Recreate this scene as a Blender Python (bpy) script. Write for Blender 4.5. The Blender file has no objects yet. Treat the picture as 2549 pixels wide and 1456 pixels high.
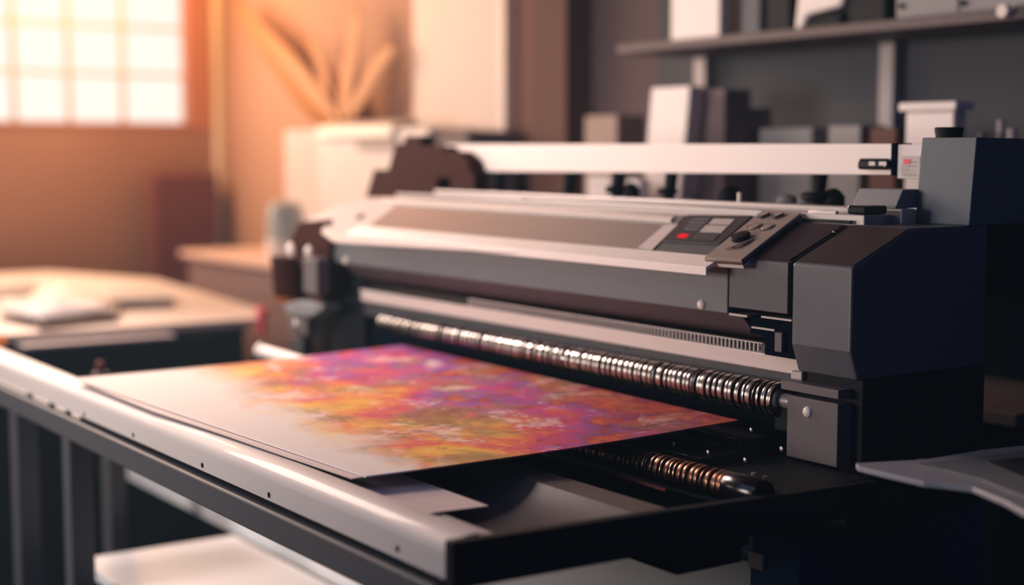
import bpy, bmesh, math, random
from mathutils import Vector, Matrix
random.seed(7)
PI = math.pi
SC = bpy.context.scene
COL = SC.collection

# ------------------------------------------------------------------ camera
W, H, F = 2549, 1456, 3700.0
CZ, HZ, VPX = 1.35, 376.0, -1270.0
pitch = math.atan((H / 2 - HZ) / F)
yaw = math.atan((W / 2 - VPX) * math.cos(pitch) / F)
FW = Vector((-math.cos(yaw) * math.cos(pitch), math.sin(yaw) * math.cos(pitch), -math.sin(pitch)))
RT = Vector((math.sin(yaw), math.cos(yaw), 0))
UP = RT.cross(FW)
CAM = Vector((0, 0, CZ))

def ray(u, v): return FW + RT * ((u - W / 2) / F) + UP * ((H / 2 - v) / F)
def atz(u, v, z):
    d = ray(u, v); return CAM + d * ((z - CZ) / d.z)
def aty(u, v, y):
    d = ray(u, v); return CAM + d * (y / d.y)
def atx(u, v, x):
    d = ray(u, v); return CAM + d * (x / d.x)
SY, SZ, SS = 1.6, 1.183, 0.43          # the printer's sloped top plane
def slope_z(y): return SZ + SS * (y - SY)
def ats(u, v, off=0.0):
    d = ray(u, v); t = (SZ + off - SS * SY - CZ) / (d.z - SS * d.y); return CAM + d * t

cam_d = bpy.data.cameras.new('camera')
cam = bpy.data.objects.new('camera', cam_d); COL.objects.link(cam)
cam.location = CAM
cam.rotation_euler = FW.to_track_quat('-Z', 'Y').to_euler()
cam_d.sensor_width = 36
cam_d.lens = 36 * F / W
cam_d.clip_start = 0.02
cam_d.dof.use_dof = True
cam_d.dof.focus_distance = 2.22
cam_d.dof.aperture_fstop = 1.35
SC.camera = cam

# ------------------------------------------------------------------ materials
def lin(c):
    return tuple(((x / 255) / 12.92 if x / 255 <= .04045 else ((x / 255 + .055) / 1.055) ** 2.4) for x in c) + (1,)

def mat(name, rgb, rough=.5, metal=0.0, vary=.06, scale=30.0, bump=0.0, bscale=400.0, spec=.5, coat=0.0, stretch=None):
    m = bpy.data.materials.new(name); m.use_nodes = True
    nt = m.node_tree; b = nt.nodes['Principled BSDF']
    b.inputs['Roughness'].default_value = rough
    b.inputs['Metallic'].default_value = metal
    b.inputs['Specular IOR Level'].default_value = spec
    b.inputs['Coat Weight'].default_value = coat
    tc = nt.nodes.new('ShaderNodeTexCoord')
    src = tc.outputs['Object']
    if stretch:
        mp = nt.nodes.new('ShaderNodeMapping'); mp.inputs['Scale'].default_value = stretch
        nt.links.new(src, mp.inputs['Vector']); src = mp.outputs['Vector']
    nz = nt.nodes.new('ShaderNodeTexNoise'); nz.inputs['Scale'].default_value = scale; nz.inputs['Detail'].default_value = 3
    nt.links.new(src, nz.inputs['Vector'])
    mx = nt.nodes.new('ShaderNodeMix'); mx.data_type = 'RGBA'
    c = lin(rgb)
    mx.inputs['A'].default_value = tuple(x * (1 - vary) for x in c[:3]) + (1,)
    mx.inputs['B'].default_value = tuple(min(1, x * (1 + vary)) for x in c[:3]) + (1,)
    nt.links.new(nz.outputs['Fac'], mx.inputs['Factor'])
    nt.links.new(mx.outputs['Result'], b.inputs['Base Color'])
    if bump:
        n2 = nt.nodes.new('ShaderNodeTexNoise'); n2.inputs['Scale'].default_value = bscale; n2.inputs['Detail'].default_value = 2
        nt.links.new(src, n2.inputs['Vector'])
        bp = nt.nodes.new('ShaderNodeBump'); bp.inputs['Strength'].default_value = bump; bp.inputs['Distance'].default_value = .001
        nt.links.new(n2.outputs['Fac'], bp.inputs['Height']); nt.links.new(bp.outputs['Normal'], b.inputs['Normal'])
    return m

def emit(name, rgb, strength):
    m = bpy.data.materials.new(name); m.use_nodes = True
    nt = m.node_tree; nt.nodes.remove(nt.nodes['Principled BSDF'])
    e = nt.nodes.new('ShaderNodeEmission'); e.inputs['Color'].default_value = lin(rgb); e.inputs['Strength'].default_value = strength
    nt.links.new(e.outputs[0], nt.nodes['Material Output'].inputs['Surface'])
    return m

M = {}
def defm(k, *a, **kw): M[k] = mat(k, *a, **kw)
defm('cream', (238, 226, 218), .45)
defm('cream_gloss', (240, 228, 220), .28)
defm('beam', (252, 238, 230), .35, vary=.03, scale=8)
defm('strip', (214, 198, 190), .35, vary=.05, stretch=(.3, 1, 8))
defm('textured_grey', (102, 105, 108), .55, bump=.55, bscale=520)
defm('tower_grey', (88, 98, 105), .55, bump=.6, bscale=420)
defm('cover_grey', (88, 90, 95), .33, bump=.12, bscale=600)
defm('module_grey', (74, 73, 78), .38, bump=.4, bscale=520)
defm('bracket_grey', (92, 84, 86), .5, bump=.1)
defm('black', (14, 17, 24), .6, spec=.15)
defm('black_gloss', (12, 15, 22), .18)
defm('black_matte', (12, 19, 30), .8, spec=0.0)  # black with the navy cast of the shadows mixed in
defm('shadow_navy', (22, 46, 74), .8, spec=.05)  # blue of the deep shadows painted onto the dark lower parts
defm('desk_dark', (30, 22, 23), .8, spec=.05)
defm('copper_paint', (150, 92, 74), .4, metal=.3)
defm('cover_shade_brown', (58, 46, 48), .38)
defm('lid_dark', (44, 34, 40), .4)
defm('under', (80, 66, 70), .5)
defm('plate_grey', (206, 198, 192), .30, vary=.04, scale=5)
defm('glass_grey', (146, 143, 139), .25, vary=.05, scale=6, coat=.5)
defm('panel_dark', (58, 57, 60), .45)
defm('panel_base', (92, 95, 96), .5, bump=.3)
defm('panel_grey', (120, 122, 124), .5, bump=.3)
defm('key_light', (196, 186, 180), .5)
defm('key_mid', (112, 112, 114), .5)
defm('key_dark', (70, 70, 73), .5)
defm('taupe', (158, 142, 134), .42, vary=.05, scale=12)
defm('rim_brown', (92, 70, 62), .6)
defm('silver', (178, 172, 170), .33, metal=.6, stretch=(.2, 1, 6))
defm('chrome', (208, 205, 202), .2, metal=1.0, vary=.12, scale=60)
defm('groove', (20, 18, 20), .35)
defm('copper', (190, 140, 116), .25, metal=1.0, vary=.15, scale=60)
defm('screw_white', (235, 222, 212), .3)
defm('screw_metal', (190, 182, 178), .25, metal=.7)
defm('rail_light', (194, 188, 185), .58, vary=.05, scale=9, coat=.1)
defm('rail_dark', (74, 75, 80), .4, vary=.05, scale=9)
defm('bed_light', (186, 182, 182), .45, vary=.04, scale=6)
defm('bed_dark', (58, 57, 66), .42, vary=.04, scale=4, spec=.3)
defm('bed_brown', (90, 77, 73), .55, vary=.05, scale=8)
defm('sheet_grey', (214, 198, 194), .6, vary=.03, scale=6)
defm('board_grey', (210, 214, 218), .45, vary=.04, scale=6)
defm('stand_grey', (120, 122, 124), .5, vary=.05, scale=8)
defm('tray_grey', (150, 152, 158), .4, vary=.08, scale=6)
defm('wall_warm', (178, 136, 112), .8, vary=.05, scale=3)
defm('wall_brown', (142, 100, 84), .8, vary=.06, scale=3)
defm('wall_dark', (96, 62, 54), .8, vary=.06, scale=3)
defm('wall_mauve_lit', (92, 74, 74), .8, vary=.08, scale=3)  # brighter left end of the shelf wall's light falloff, as paint
defm('shelf_back', (47, 50, 60), .7, vary=.12, scale=2.5)  # darkened to paint the light fading towards the right
defm('shelf_board', (84, 70, 72), .6, vary=.08, scale=5)
defm('floor', (34, 52, 76), .6, vary=.2, scale=3)  # navy shadow cast included in the floor colour
defm('white_board', (226, 208, 200), .6, vary=.03, scale=3)
defm('trim_white', (250, 236, 226), .6)
defm('veil_brown', (58, 24, 18), .7, spec=.1)  # warm haze veil over the black end parts, mixed into the colour
defm('strip_dark', (66, 67, 71), .35)
defm('frame_warm', (206, 140, 100), .6)
defm('mullion', (246, 222, 204), .6)
defm('white_plastic', (232, 222, 218), .5, vary=.04, scale=6)
defm('plastic_side', (204, 192, 190), .5, vary=.04, scale=6)
defm('brown_box', (122, 56, 30), .7, vary=.06, scale=5)
defm('mauve', (150, 116, 110), .6, vary=.05, scale=4)
defm('counter_top', (214, 180, 166), .4, vary=.04, scale=5)
defm('desk_top', (212, 196, 188), .45, vary=.05, scale=6)
defm('desk_side', (86, 56, 48), .6, vary=.08, scale=6)
defm('paper', (250, 246, 244), .8, vary=.03, scale=20)
defm('paper_grey', (190, 178, 174), .8, vary=.05, scale=20)
defm('book_grey', (186, 174, 172), .6)
defm('red', (244, 74, 96), .4)
defm('teal_glass', (176, 184, 180), .25, vary=.08, scale=9)
defm('leaf', (176, 112, 34), .55, vary=.15, scale=7)
defm('pot', (190, 150, 120), .6)
defm('box_brown', (150, 128, 118), .7, vary=.05, scale=5)
defm('box_mauve', (112, 94, 94), .7, vary=.05, scale=5)
defm('box_grey', (142, 140, 140), .7, vary=.05, scale=5)
defm('amber', (176, 104, 40), .4)
defm('upright', (168, 160, 160), .5, vary=.12, scale=12)
defm('bottle_dark', (110, 104, 112), .4)
M['pane'] = emit('window_daylight', (255, 234, 222), 1.25)
M['red_light'] = emit('red_indicator', (255, 40, 46), .9)
M['orange_light'] = emit('orange_indicator', (255, 130, 60), .9)

# ------------------------------------------------------------------ mesh builder
class G:
    def __init__(s): s.v = []; s.f = []; s.m = []; s.mi = 0
    def add(s, vs, fs):
        o = len(s.v); s.v += [Vector(p) for p in vs]
        s.f += [tuple(o + i for i in f) for f in fs]; s.m += [s.mi] * len(fs); return s
    def box(s, x0, x1, y0, y1, z0, z1):
        return s.prism([(y0, z0), (y1, z0), (y1, z1), (y0, z1)], x0, x1)
    def prism(s, prof, x0, x1):                      # (y, z) outline extruded along x
        n = len(prof)
        vs = [(x0, y, z) for y, z in prof] + [(x1, y, z) for y, z in prof]
        fs = [tuple(range(n)), tuple(range(2 * n - 1, n - 1, -1))]
        fs += [(i, i + n, (i + 1) % n + n, (i + 1) % n) for i in range(n)]
        return s.add(vs, fs)
    def slab(s, pts, off):                           # any polygon given a thickness
        n = len(pts); off = Vector(off)
        a = [Vector(p) for p in pts]; b = [p + off for p in a]
        fs = [tuple(range(n)), tuple(range(2 * n - 1, n - 1, -1))]
        fs += [(i, i + n, (i + 1) % n + n, (i + 1) % n) for i in range(n)]
        return s.add(a + b, fs)
    def lathe(s, p, d, prof, n=24, cap=True):        # prof: (distance along d, radius[, material])
        p = Vector(p); d = Vector(d).normalized()
        a = d.orthogonal().normalized(); b = d.cross(a)
        o = len(s.v)
        for q in prof:
            for k in range(n):
                t = 2 * PI * k / n
                s.v.append(p + d * q[0] + (a * math.cos(t) + b * math.sin(t)) * q[1])
        for i in range(len(prof) - 1):
            mi = prof[i][2] if len(prof[i]) > 2 else s.mi
            for k in range(n):
                k2 = (k + 1) % n
                s.f.append((o + i * n + k, o + i * n + k2, o + (i + 1) * n + k2, o + (i + 1) * n + k)); s.m.append(mi)
        if cap:
            s.f.append(tuple(o + k for k in range(n))[::-1]); s.m.append(s.mi)
            e = o + (len(prof) - 1) * n
            s.f.append(tuple(e + k for k in range(n))); s.m.append(s.mi)
        return s
    def cyl(s, p, q, r, r2=None, n=20):
        p = Vector(p); q = Vector(q); r2 = r if r2 is None else r2
        return s.lathe(p, q - p, [(0, r), ((q - p).length, r2)], n)
    def dome(s, p, d, r, h, n=20):
        return s.lathe(p, d, [(h * math.sin(t), max(1e-4, r * math.cos(t))) for t in [i * PI / 2 / 6 for i in range(7)]], n)
    def tube(s, pts, r, n=10):
        for a, b in zip(pts, pts[1:]): s.cyl(a, b, r, n=n)
        return s
    def build(s, name, ms, parent=None, bevel=0, smooth=False, seg=2):
        org = parent_world(parent) if parent else None
        me = bpy.data.meshes.new(name)
        if org is None:
            lo = Vector((min(p[i] for p in s.v) for i in range(3))); hi = Vector((max(p[i] for p in s.v) for i in range(3)))
            base = Vector(((lo.x + hi.x) / 2, (lo.y + hi.y) / 2, lo.z))
        else: base = org
        me.from_pydata([tuple(p - base) for p in s.v], [], s.f)
        ms = ms if isinstance(ms, (list, tuple)) else [ms]
        for m in ms: me.materials.append(M[m])
        for p, i in zip(me.polygons, s.m): p.material_index = i
        bm = bmesh.new(); bm.from_mesh(me); bmesh.ops.recalc_face_normals(bm, faces=bm.faces); bm.to_mesh(me); bm.free()
        ob = bpy.data.objects.new(name, me); COL.objects.link(ob)
        if parent: ob.parent = parent
        else: ob.location = base
        if smooth:
            for p in me.polygons: p.use_smooth = True
            me.set_sharp_from_angle(angle=math.radians(40))
        if bevel:
            md = ob.modifiers.new('bevel', 'BEVEL'); md.width = bevel; md.segments = seg; md.limit_method = 'ANGLE'; md.angle_limit = math.radians(30)
        return ob

def parent_world(o):
    p = Vector((0, 0, 0))
    while o is not None: p += o.location; o = o.parent
    return p
def tag(o, label, cat, group=None, kind=None):
    o['label'] = label; o['category'] = cat
    if group: o['group'] = group
    if kind: o['kind'] = kind
    return o
def thing(name, loc, label, cat, group=None):
    o = bpy.data.objects.new(name, None); COL.objects.link(o); o.location = loc; o.empty_display_size = .1
    return tag(o, label, cat, group)
def struct(o, label=None, cat=None):
    o['kind'] = 'structure'
    if label: o['label'] = label
    if cat: o['category'] = cat
    return o

# ------------------------------------------------------------------ the room
XL, YB, ZC = -6.5, 2.8, 2.9
struct(G().box(-7, 1.2, -3.2, 3.0, -.1, 0).build('floor', 'floor'), 'dark grey floor below the printer and the tables', 'floor')
struct(G().box(-7, 1.2, -3.2, 3.0, ZC, ZC + .1).build('ceiling', 'wall_dark'), 'plain ceiling above the workshop', 'ceiling')
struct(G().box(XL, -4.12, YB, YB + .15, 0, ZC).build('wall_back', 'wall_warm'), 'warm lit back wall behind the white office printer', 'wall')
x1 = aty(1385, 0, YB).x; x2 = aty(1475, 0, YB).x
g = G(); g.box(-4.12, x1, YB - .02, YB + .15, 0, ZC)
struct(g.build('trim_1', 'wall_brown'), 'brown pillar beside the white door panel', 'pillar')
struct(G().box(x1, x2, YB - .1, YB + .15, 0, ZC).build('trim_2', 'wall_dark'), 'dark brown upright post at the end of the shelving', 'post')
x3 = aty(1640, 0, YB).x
struct(G().box(x2, x3, YB, YB + .15, 0, ZC).build('trim_4', 'wall_mauve_lit'), 'left part of the shelf wall, coloured lighter for the light falloff', 'wall')
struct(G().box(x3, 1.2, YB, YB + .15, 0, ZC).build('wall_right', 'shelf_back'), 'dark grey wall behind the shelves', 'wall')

# window in the left wall
wb = 1.478
ye = atx(470, 150, XL).y
y0, zt = .3, 2.55
g = G()
g.box(XL - .2, XL, -3.2, 3.0, 0, wb)
g.box(XL - .2, XL, -3.2, 3.0, zt, ZC)
g.box(XL - .2, XL, -3.2, y0, wb, zt)
g.box(XL - .2, XL, ye, 3.0, wb, zt)
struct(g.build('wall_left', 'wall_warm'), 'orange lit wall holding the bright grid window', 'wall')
win = bpy.data.objects.new('window_1', None); COL.objects.link(win); win.location = (XL, (y0 + ye) / 2, wb)
struct(win, 'bright window with a grid of thin glazing bars', 'window')
g = G()
g.box(XL - .09, XL - .08, y0, ye, wb, zt)
g.build('pane', 'pane', win)
g = G()
for u in (42, 180, 315):
    y = atx(u, 200, XL).y; g.box(XL - .075, XL - .03, y - .006, y + .006, wb, zt)
dy = (atx(315, 200, XL).y - atx(42, 200, XL).y) / 2
for k in range(1, 7):
    y = atx(42, 200, XL).y - dy * k
    if y > y0: g.box(XL - .075, XL - .03, y - .006, y + .006, wb, zt)
for z in (1.692, 1.903, 2.114, 2.325): g.box(XL - .07, XL - .035, y0, ye, z - .007, z + .007)
g.build('glazing_bars', 'mullion', win)
g = G()
fw = .1
g.box(XL - .15, XL + .008, ye - .005, ye + fw, wb - .03, zt + .05)
g.box(XL - .15, XL + .015, y0 - fw, y0, wb - .03, zt + .05)
g.box(XL - .15, XL + .015, y0 - fw, ye + fw, zt, zt + .06)
g.build('window_frame', 'frame_warm', win)
g = G(); g.box(XL - .15, XL + .006, y0 - fw, ye + fw, wb - .02, wb)
g.build('window_sill', 'frame_warm', win, bevel=.004)
# pale corner trim
ya = atx(515, 100, XL).y
g = G(); g.box(XL, XL + .06, ya + .02, YB, 0, ZC)
struct(g.build('trim_3', 'trim_white', bevel=.01), 'pale vertical trim in the room corner beside the window', 'trim')

# white door panel on the back wall
p = aty(1030, 345, YB - .04); q = aty(1263, 345, YB - .04)
dr = bpy.data.objects.new('door_1', None); COL.objects.link(dr); dr.location = ((p.x + q.x) / 2, YB - .04, 0)
struct(dr, 'tall white door panel between the warm wall and the brown pillar', 'door')
G().box(p.x, q.x, YB - .04, YB - .002, 0, 2.3).build('door_panel', 'white_board', dr)
G().box(q.x - .02, q.x + .012, YB - .06, YB - .002, 0, 2.32).build('door_edge', 'trim_white', dr)

# ------------------------------------------------------------------ the large format printer
PR = thing('large_format_printer', (-2.3, 1.75, 0), 'large dark grey wide-format printer feeding a colourful print', 'printer')
XA, XB = -1.594, -1.475            # right end cover

# right end cover, tower and lower housing
G().prism([(1.6, 1.183), (1.6, 1.062), (1.615, 1.019), (1.9, 1.019), (1.9, 1.237), (1.726, 1.237)], XA, XB).build('end_cover', 'cover_grey', PR, bevel=.0038, seg=4)
G().slab([(XA + .004, 1.606, slope_z(1.606) + .0006), (XB - .003, 1.606, slope_z(1.606) + .0006), (XB - .003, 1.722, slope_z(1.722) + .0006), (XA + .004, 1.722, slope_z(1.722) + .0006)], (0, -.0003, .0008)).build('cover_top_shade', 'cover_shade_brown', PR)  # sheet painting the slope darker than the front, as the light falls
G().slab([(-1.729, 1.606, slope_z(1.606) + .0006), (-1.606, 1.606, slope_z(1.606) + .0006), (-1.606, 1.722, slope_z(1.722) + .0006), (-1.729, 1.722, slope_z(1.722) + .0006)], (0, -.0003, .0008)).build('module_lid', 'lid_dark', PR)
g = G(); g.prism([(1.85, 1.237), (2.2, 1.237), (2.2, 1.366), (1.862, 1.371)], -1.577, -1.472)
tower = g.build('tower', 'tower_grey', PR, bevel=.0015)
g = G(); g.lathe((-1.592 + .012, 1.93, 1.369), (0, 0, 1), [(0, .021), (.004, .021), (.012, .0225), (.0175, .023), (.019, .021)], 28)
g.build('tower_cap', 'black', tower, smooth=True)
G().prism([(1.905, 1.13), (2.2, 1.13), (2.2, 1.236), (1.905, 1.236)], -1.58, XB - .002).build('rear_housing', 'black', PR, bevel=.003)
G().box(-1.59, XB - .002, 1.63, 1.905, .80, 1.018).build('lower_housing', 'black', PR, bevel=.002)
G().box(-1.567, -1.47, 1.5, 1.9, 0, .80).build('stand_leg', 'shadow_navy', PR, bevel=.003)
G().box(-2.6, -1.568, 1.5, 1.515, .35, .747).build('stand_panel', 'stand_grey', PR, bevel=.002)
G().box(-3.15, -3.05, 1.5, 1.9, 0, .80).build('stand_leg', 'shadow_navy', PR, bevel=.003)
g = G(); g.box(-1.566, -1.535, 1.492, 1.4995, .742, .768); g.build('cable_clip', 'bracket_grey', PR, bevel=.002)

# roller bracket under the end cover
br = G().box(-1.60, -1.497, 1.6, 1.63, .889, .983).build('roller_bracket', 'bracket_grey', PR, bevel=.0015)
G().box(-1.616, -1.4985, 1.602, 1.66, .9895, 1.003).build('bracket_lip', 'bracket_grey', br, bevel=.001)
G().dome((-1.557, 1.6, .963), (0, -1, 0), .0085, .006).build('button_screw', 'screw_white', br, smooth=True)
G().box(-1.69, -1.438, 1.43, 1.62, .862, .884).build('base_plate', 'black', PR, bevel=.002)
G().box(-1.49, -1.4385, 1.56, 1.7, .80, .862).build('base_block', 'black_gloss', PR, bevel=.003)

# front panel, right module
XP0, XP1 = -3.09, -1.735
fp = G().prism([(1.6, 1.094), (1.6, 1.18), (1.61, 1.184), (1.66, 1.184), (1.66, 1.094)], XP0, XP1).build('front_panel', 'textured_grey', PR, bevel=.002)
for u, v in ((862, 648), (1747, 758)):
    c = aty(u, v, 1.6)
    G().dome(c, (0, -1, 0), .0085, .007).build('button_screw', 'screw_white', fp, smooth=True)
G().prism([(1.6, 1.105), (1.6, 1.182), (1.726, 1.2365), (1.726, 1.105)], -1.732, -1.603).build('side_module', 'module_grey', PR, bevel=.0015)
# steps below the module
g = G(); g.box(-1.733, -1.692, 1.602, 1.64, 1.092, 1.0955); g.box(-1.69, -1.64, 1.61, 1.64, 1.075, 1.078); g.box(-1.665, -1.6, 1.606, 1.63, 1.094, 1.097)
g.build('step_edge', 'silver', PR)
g = G(); g.box(-1.697, -1.597, 1.614, 1.66, 1.066, 1.0925); g.box(-1.664, -1.597, 1.614, 1.632, 1.036, 1.066); g.build('carriage_stop', 'black_matte', PR)
g = G(); g.box(-1.633, -1.618, 1.604, 1.612, 1.045, 1.075); g.build('limit_switch', 'bracket_grey', PR, bevel=.001)
g = G()
for k in range(3):
    c = Vector((-1.688 + .010 * k, 1.628, 1.042)); r = .0055 - .0005 * k
    g.tube([c + Vector((r * .6 * math.cos(t), 0, r * math.sin(t))) for t in [i * 2 * PI / 12 for i in range(13)]], .0009, 6)
g.build('spring', 'silver', PR, smooth=True)

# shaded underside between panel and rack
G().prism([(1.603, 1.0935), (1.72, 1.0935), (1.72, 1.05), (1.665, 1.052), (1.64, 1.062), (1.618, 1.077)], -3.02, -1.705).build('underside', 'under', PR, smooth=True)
# encoder rack
g = G(); g.box(-3.0, -1.69, 1.641, 1.7, 1.033, 1.05); rk = g.build('rack', 'groove', PR)
g = G()
x = -2.55
while x < -1.695:
    g.box(x - .0008, x + .0008, 1.6375, 1.6405, 1.034, 1.048); x += .0094
g.box(-2.55, -1.695, 1.6385, 1.6405, 1.0475, 1.0487)
g.build('rack_teeth', 'cream', rk)
G().box(-3.0, -1.603, 1.633, 1.66, 1.009, 1.0325).build('guide_bar', 'strip', PR, bevel=.001)
G().box(-3.0, -1.63, 1.629, 1.66, 1.0327, 1.0345).build('guide_lip', 'cream', PR)
g = G(); g.box(-3.0, -1.612, 1.641, 1.66, .975, 1.0085); ls = g.build('lower_strip', 'strip_dark', PR)
for u, v in ((1455, 870), (1560, 868), (1620, 871), (1694, 881), (1752, 889), (1867, 910)):
    c = aty(u, v, 1.641)
    G().cyl(c, c + Vector((0, -.0012, 0)), .0018, n=10).build('hole', 'black_matte', ls)
c = aty(1985, 935, 1.625)
G().box(c.x - .012, c.x + .012, 1.622, 1.64, c.z - .007, c.z + .007).build('strip_clamp', 'silver', PR, bevel=.002)
# inside darkness behind the rollers
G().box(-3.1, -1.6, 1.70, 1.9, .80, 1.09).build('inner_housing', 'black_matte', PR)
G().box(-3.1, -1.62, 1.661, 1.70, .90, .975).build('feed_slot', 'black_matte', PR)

# ringed rollers
def ringed(name, p0, p1, r0, r1, ms, wmin, wmax):
    p0 = Vector(p0); p1 = Vector(p1); L = (p1 - p0).length
    prof = []; t = 0.0
    while t < L - .003:
        wdt = random.uniform(wmin, wmax) * (1 if random.random() < .62 else .45)
        gap = random.uniform(.0045, .0085) * (1 if random.random() < .7 else .5)
        if t < .55 * L: gap *= 1.7; wdt *= 1.15
        if t + wdt + gap > L: gap = .0004; wdt = L - t - gap
        r = (r0 + (r1 - r0) * t / L); k = random.uniform(.965, 1.0)
        prof += [(t, r * .8, 0), (t + .0004, r * k * .985, 0), (t + wdt * .5, r * k, 0), (t + wdt - .0006, r * k * .985, 1), (t + wdt, r * .8, 1), (t + wdt + gap - .0001, r * .8, 1)]
        t += wdt + gap
    return G().lathe(p0, p1 - p0, prof, 36).build(name, ms, PR, smooth=True)
ringed('feed_roller', (-2.86, 1.615, .972), (-1.624, 1.615, .970), .0190, .0282, ['chrome', 'groove'], .006, .0115)
G().cyl((-1.64, 1.615, .970), (-1.60, 1.615, .970), .012).build('roller_shaft', 'silver', PR, smooth=True)
G().box(-1.632, -1.601, 1.607, 1.63, .925, .958).build('shaft_holder', 'black', PR)
ringed('lower_roller', (-2.3, 1.40, .885), (-1.507, 1.40, .885), .0205, .0215, ['copper', 'groove'], .005, .009)
G().lathe((-1.506, 1.40, .886), (1, 0, 0), [(0, .0205), (.002, .0215), (.064, .0215), (.066, .02)], 32).build('roller_cap', 'black_gloss', PR, smooth=True)
# dark plates between the rollers
g = G()
g.box(-2.9, -1.63, 1.455, 1.54, .84, .897); g.box(-2.9, -1.655, 1.56, 1.63, .84, .909)
bb = g.build('bed_beam', 'black', PR, bevel=.0015)
g = G(); g.box(-2.9, -1.66, 1.4542, 1.4556, .8958, .8972); g.box(-2.9, -1.67, 1.5592, 1.5606, .9078, .9092); g.build('beam_edge_glint', 'silver', bb)  # thin silver strips stand in for edge highlights on the beams
g = G(); g.box(-2.9, -1.70, 1.545, 1.556, .84, .898); g.build('bed_slat', 'module_grey', PR, bevel=.001)
for u, v, z in ((1677, 1105, .9), (1763, 1126, .9), (1855, 1145, .9), (1946, 1118, .9), (1870, 1070, .93), (1725, 1070, .93)):
    c = aty(u, v, 1.4535 if z < .92 else 1.559)
    G().dome(c, (0, -1, 0), .0035, .002, 12).build('bed_screw', 'screw_metal', PR, smooth=True)
c = aty(1883, 1172, 1.43); G().cyl((c.x, 1.425, .875), (c.x, 1.425, .905), .0035).build('pin', 'screw_metal', PR, smooth=True)
c = aty(1905, 1180, 1.44); G().cyl((c.x, 1.44, .875), (c.x, 1.44, .9), .003).build('pin', 'screw_metal', PR, smooth=True)
# copper edge in front of the lower roller
G().slab([aty(1350, 1120, 1.37), aty(1655, 1216, 1.37), aty(1655, 1224, 1.37), aty(1350, 1128, 1.37)], (0, .004, 0)).build('copper_edge', 'copper_paint', PR)
G().box(-2.6, -1.50, 1.362, 1.43, .80, .845).build('roller_tray', 'black_matte', PR)

# sloped top
N = Vector((0, -SS, 1)).normalized()
def S(u, v, o=0.0): return ats(u, v) + N * o
tp = [S(832, 600), S(800, 577), S(818, 549), S(765, 549), S(803, 527), S(862, 503), S(940, 494), S(1560, 521), S(1996, 543), S(1850, 662), S(1760, 656)]
tpo = G().slab([p + N * .001 for p in tp], -N * .006).build('top_plate', 'plate_grey', PR, bevel=.001)
# front edge strip, hanging a little in front of the panel
x0, x1s = ats(832, 600).x + .02, ats(1770, 665).x
g = G(); g.prism([(1.557, 1.1565), (1.557, 1.1695), (1.592, 1.1850), (1.597, 1.1815), (1.562, 1.1655), (1.561, 1.1565)], x0 - .02, x1s)
g.build('edge_strip', 'cream', PR, bevel=.001)
G().cyl(S(898, 541, .001), S(898, 541, .004), .011, n=20).build('plug', 'black', tpo)
gx0, gx1 = -2.93, -1.945
def sl(x, y, o): return Vector((x, y, slope_z(y))) + N * o
G().slab([S(905, 578, .002), S(1615, 636, .002), S(1707, 541, .002), S(1000, 505, .002)], N * .0015).build('cover_glass', 'glass_grey', PR)
G().slab([S(960, 499, .0037), S(1680, 548, .0037), S(1672, 558, .0037), S(950, 508, .0037)], N * .004).build('guide_strip', 'cream_gloss', PR)
G().slab([S(1590, 622, .0037), S(1625, 627, .0037), S(1690, 563, .0037), S(1655, 566, .0037)], N * .0006).build('tape', 'sheet_grey', PR)
G().slab([S(1616, 637, .0012), S(1758, 651, .0012), S(1904, 541, .0012), S(1704, 540, .0012)], N * .001).build('panel_base', 'panel_base', PR)
# control panel
cp = G().slab([S(1650, 607, .0024), S(1792, 615, .0024), S(1876, 543, .0024), S(1714, 541, .0024)], N * .0028).build('control_panel', 'panel_dark', PR, bevel=.001)
base_a, base_b, base_c = S(1662, 603, .005), S(1784, 609, .005), S(1722, 546, .005)
def cpq(a0, a1, b0, b1):
    ex, ey = base_b - base_a, base_c - base_a
    return [base_a + ex * a0 + ey * b0, base_a + ex * a1 + ey * b0, base_a + ex * a1 + ey * b1, base_a + ex * a0 + ey * b1]
for (a0, a1, b0, b1, m, lab) in ((.10, .44, .70, .93, 'key_mid', 'grey key with dark markings'), (.52, .94, .70, .93, 'key_light', 'pale key'), (.14, .44, .42, .62, 'key_mid', 'grey key with dark markings'),
                                 (.50, .94, .36, .64, 'key_light', 'pale key'), (.48, .94, .05, .30, 'key_dark', 'dark grey key')):
    k = G().slab(cpq(a0, a1, b0, b1), N * .0012).build('button', m, cp); k['label'] = lab
    if m == 'key_mid':
        gg = G()
        for j in range(3):
            aa = a0 + (a1 - a0) * (.12 + .3 * j)
            gg.slab([q + N * .0012 for q in cpq(aa, aa + .05, b0 + .05, b1 - .05)], N * .0003)
        gg.slab([q + N * .0012 for q in cpq(a0 + .03, a1 - .03, b0 + .07, b0 + .09)], N * .0003)
        gg.build('button_marking', 'key_dark', cp)
k = G().slab(cpq(.16, .34, .10, .24), N * .0012).build('indicator', 'red_light', cp); k['label'] = 'small glowing red indicator'
G().slab(cpq(.36, .42, .05, .30), N * .0006).build('button', 'key_dark', cp)
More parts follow.
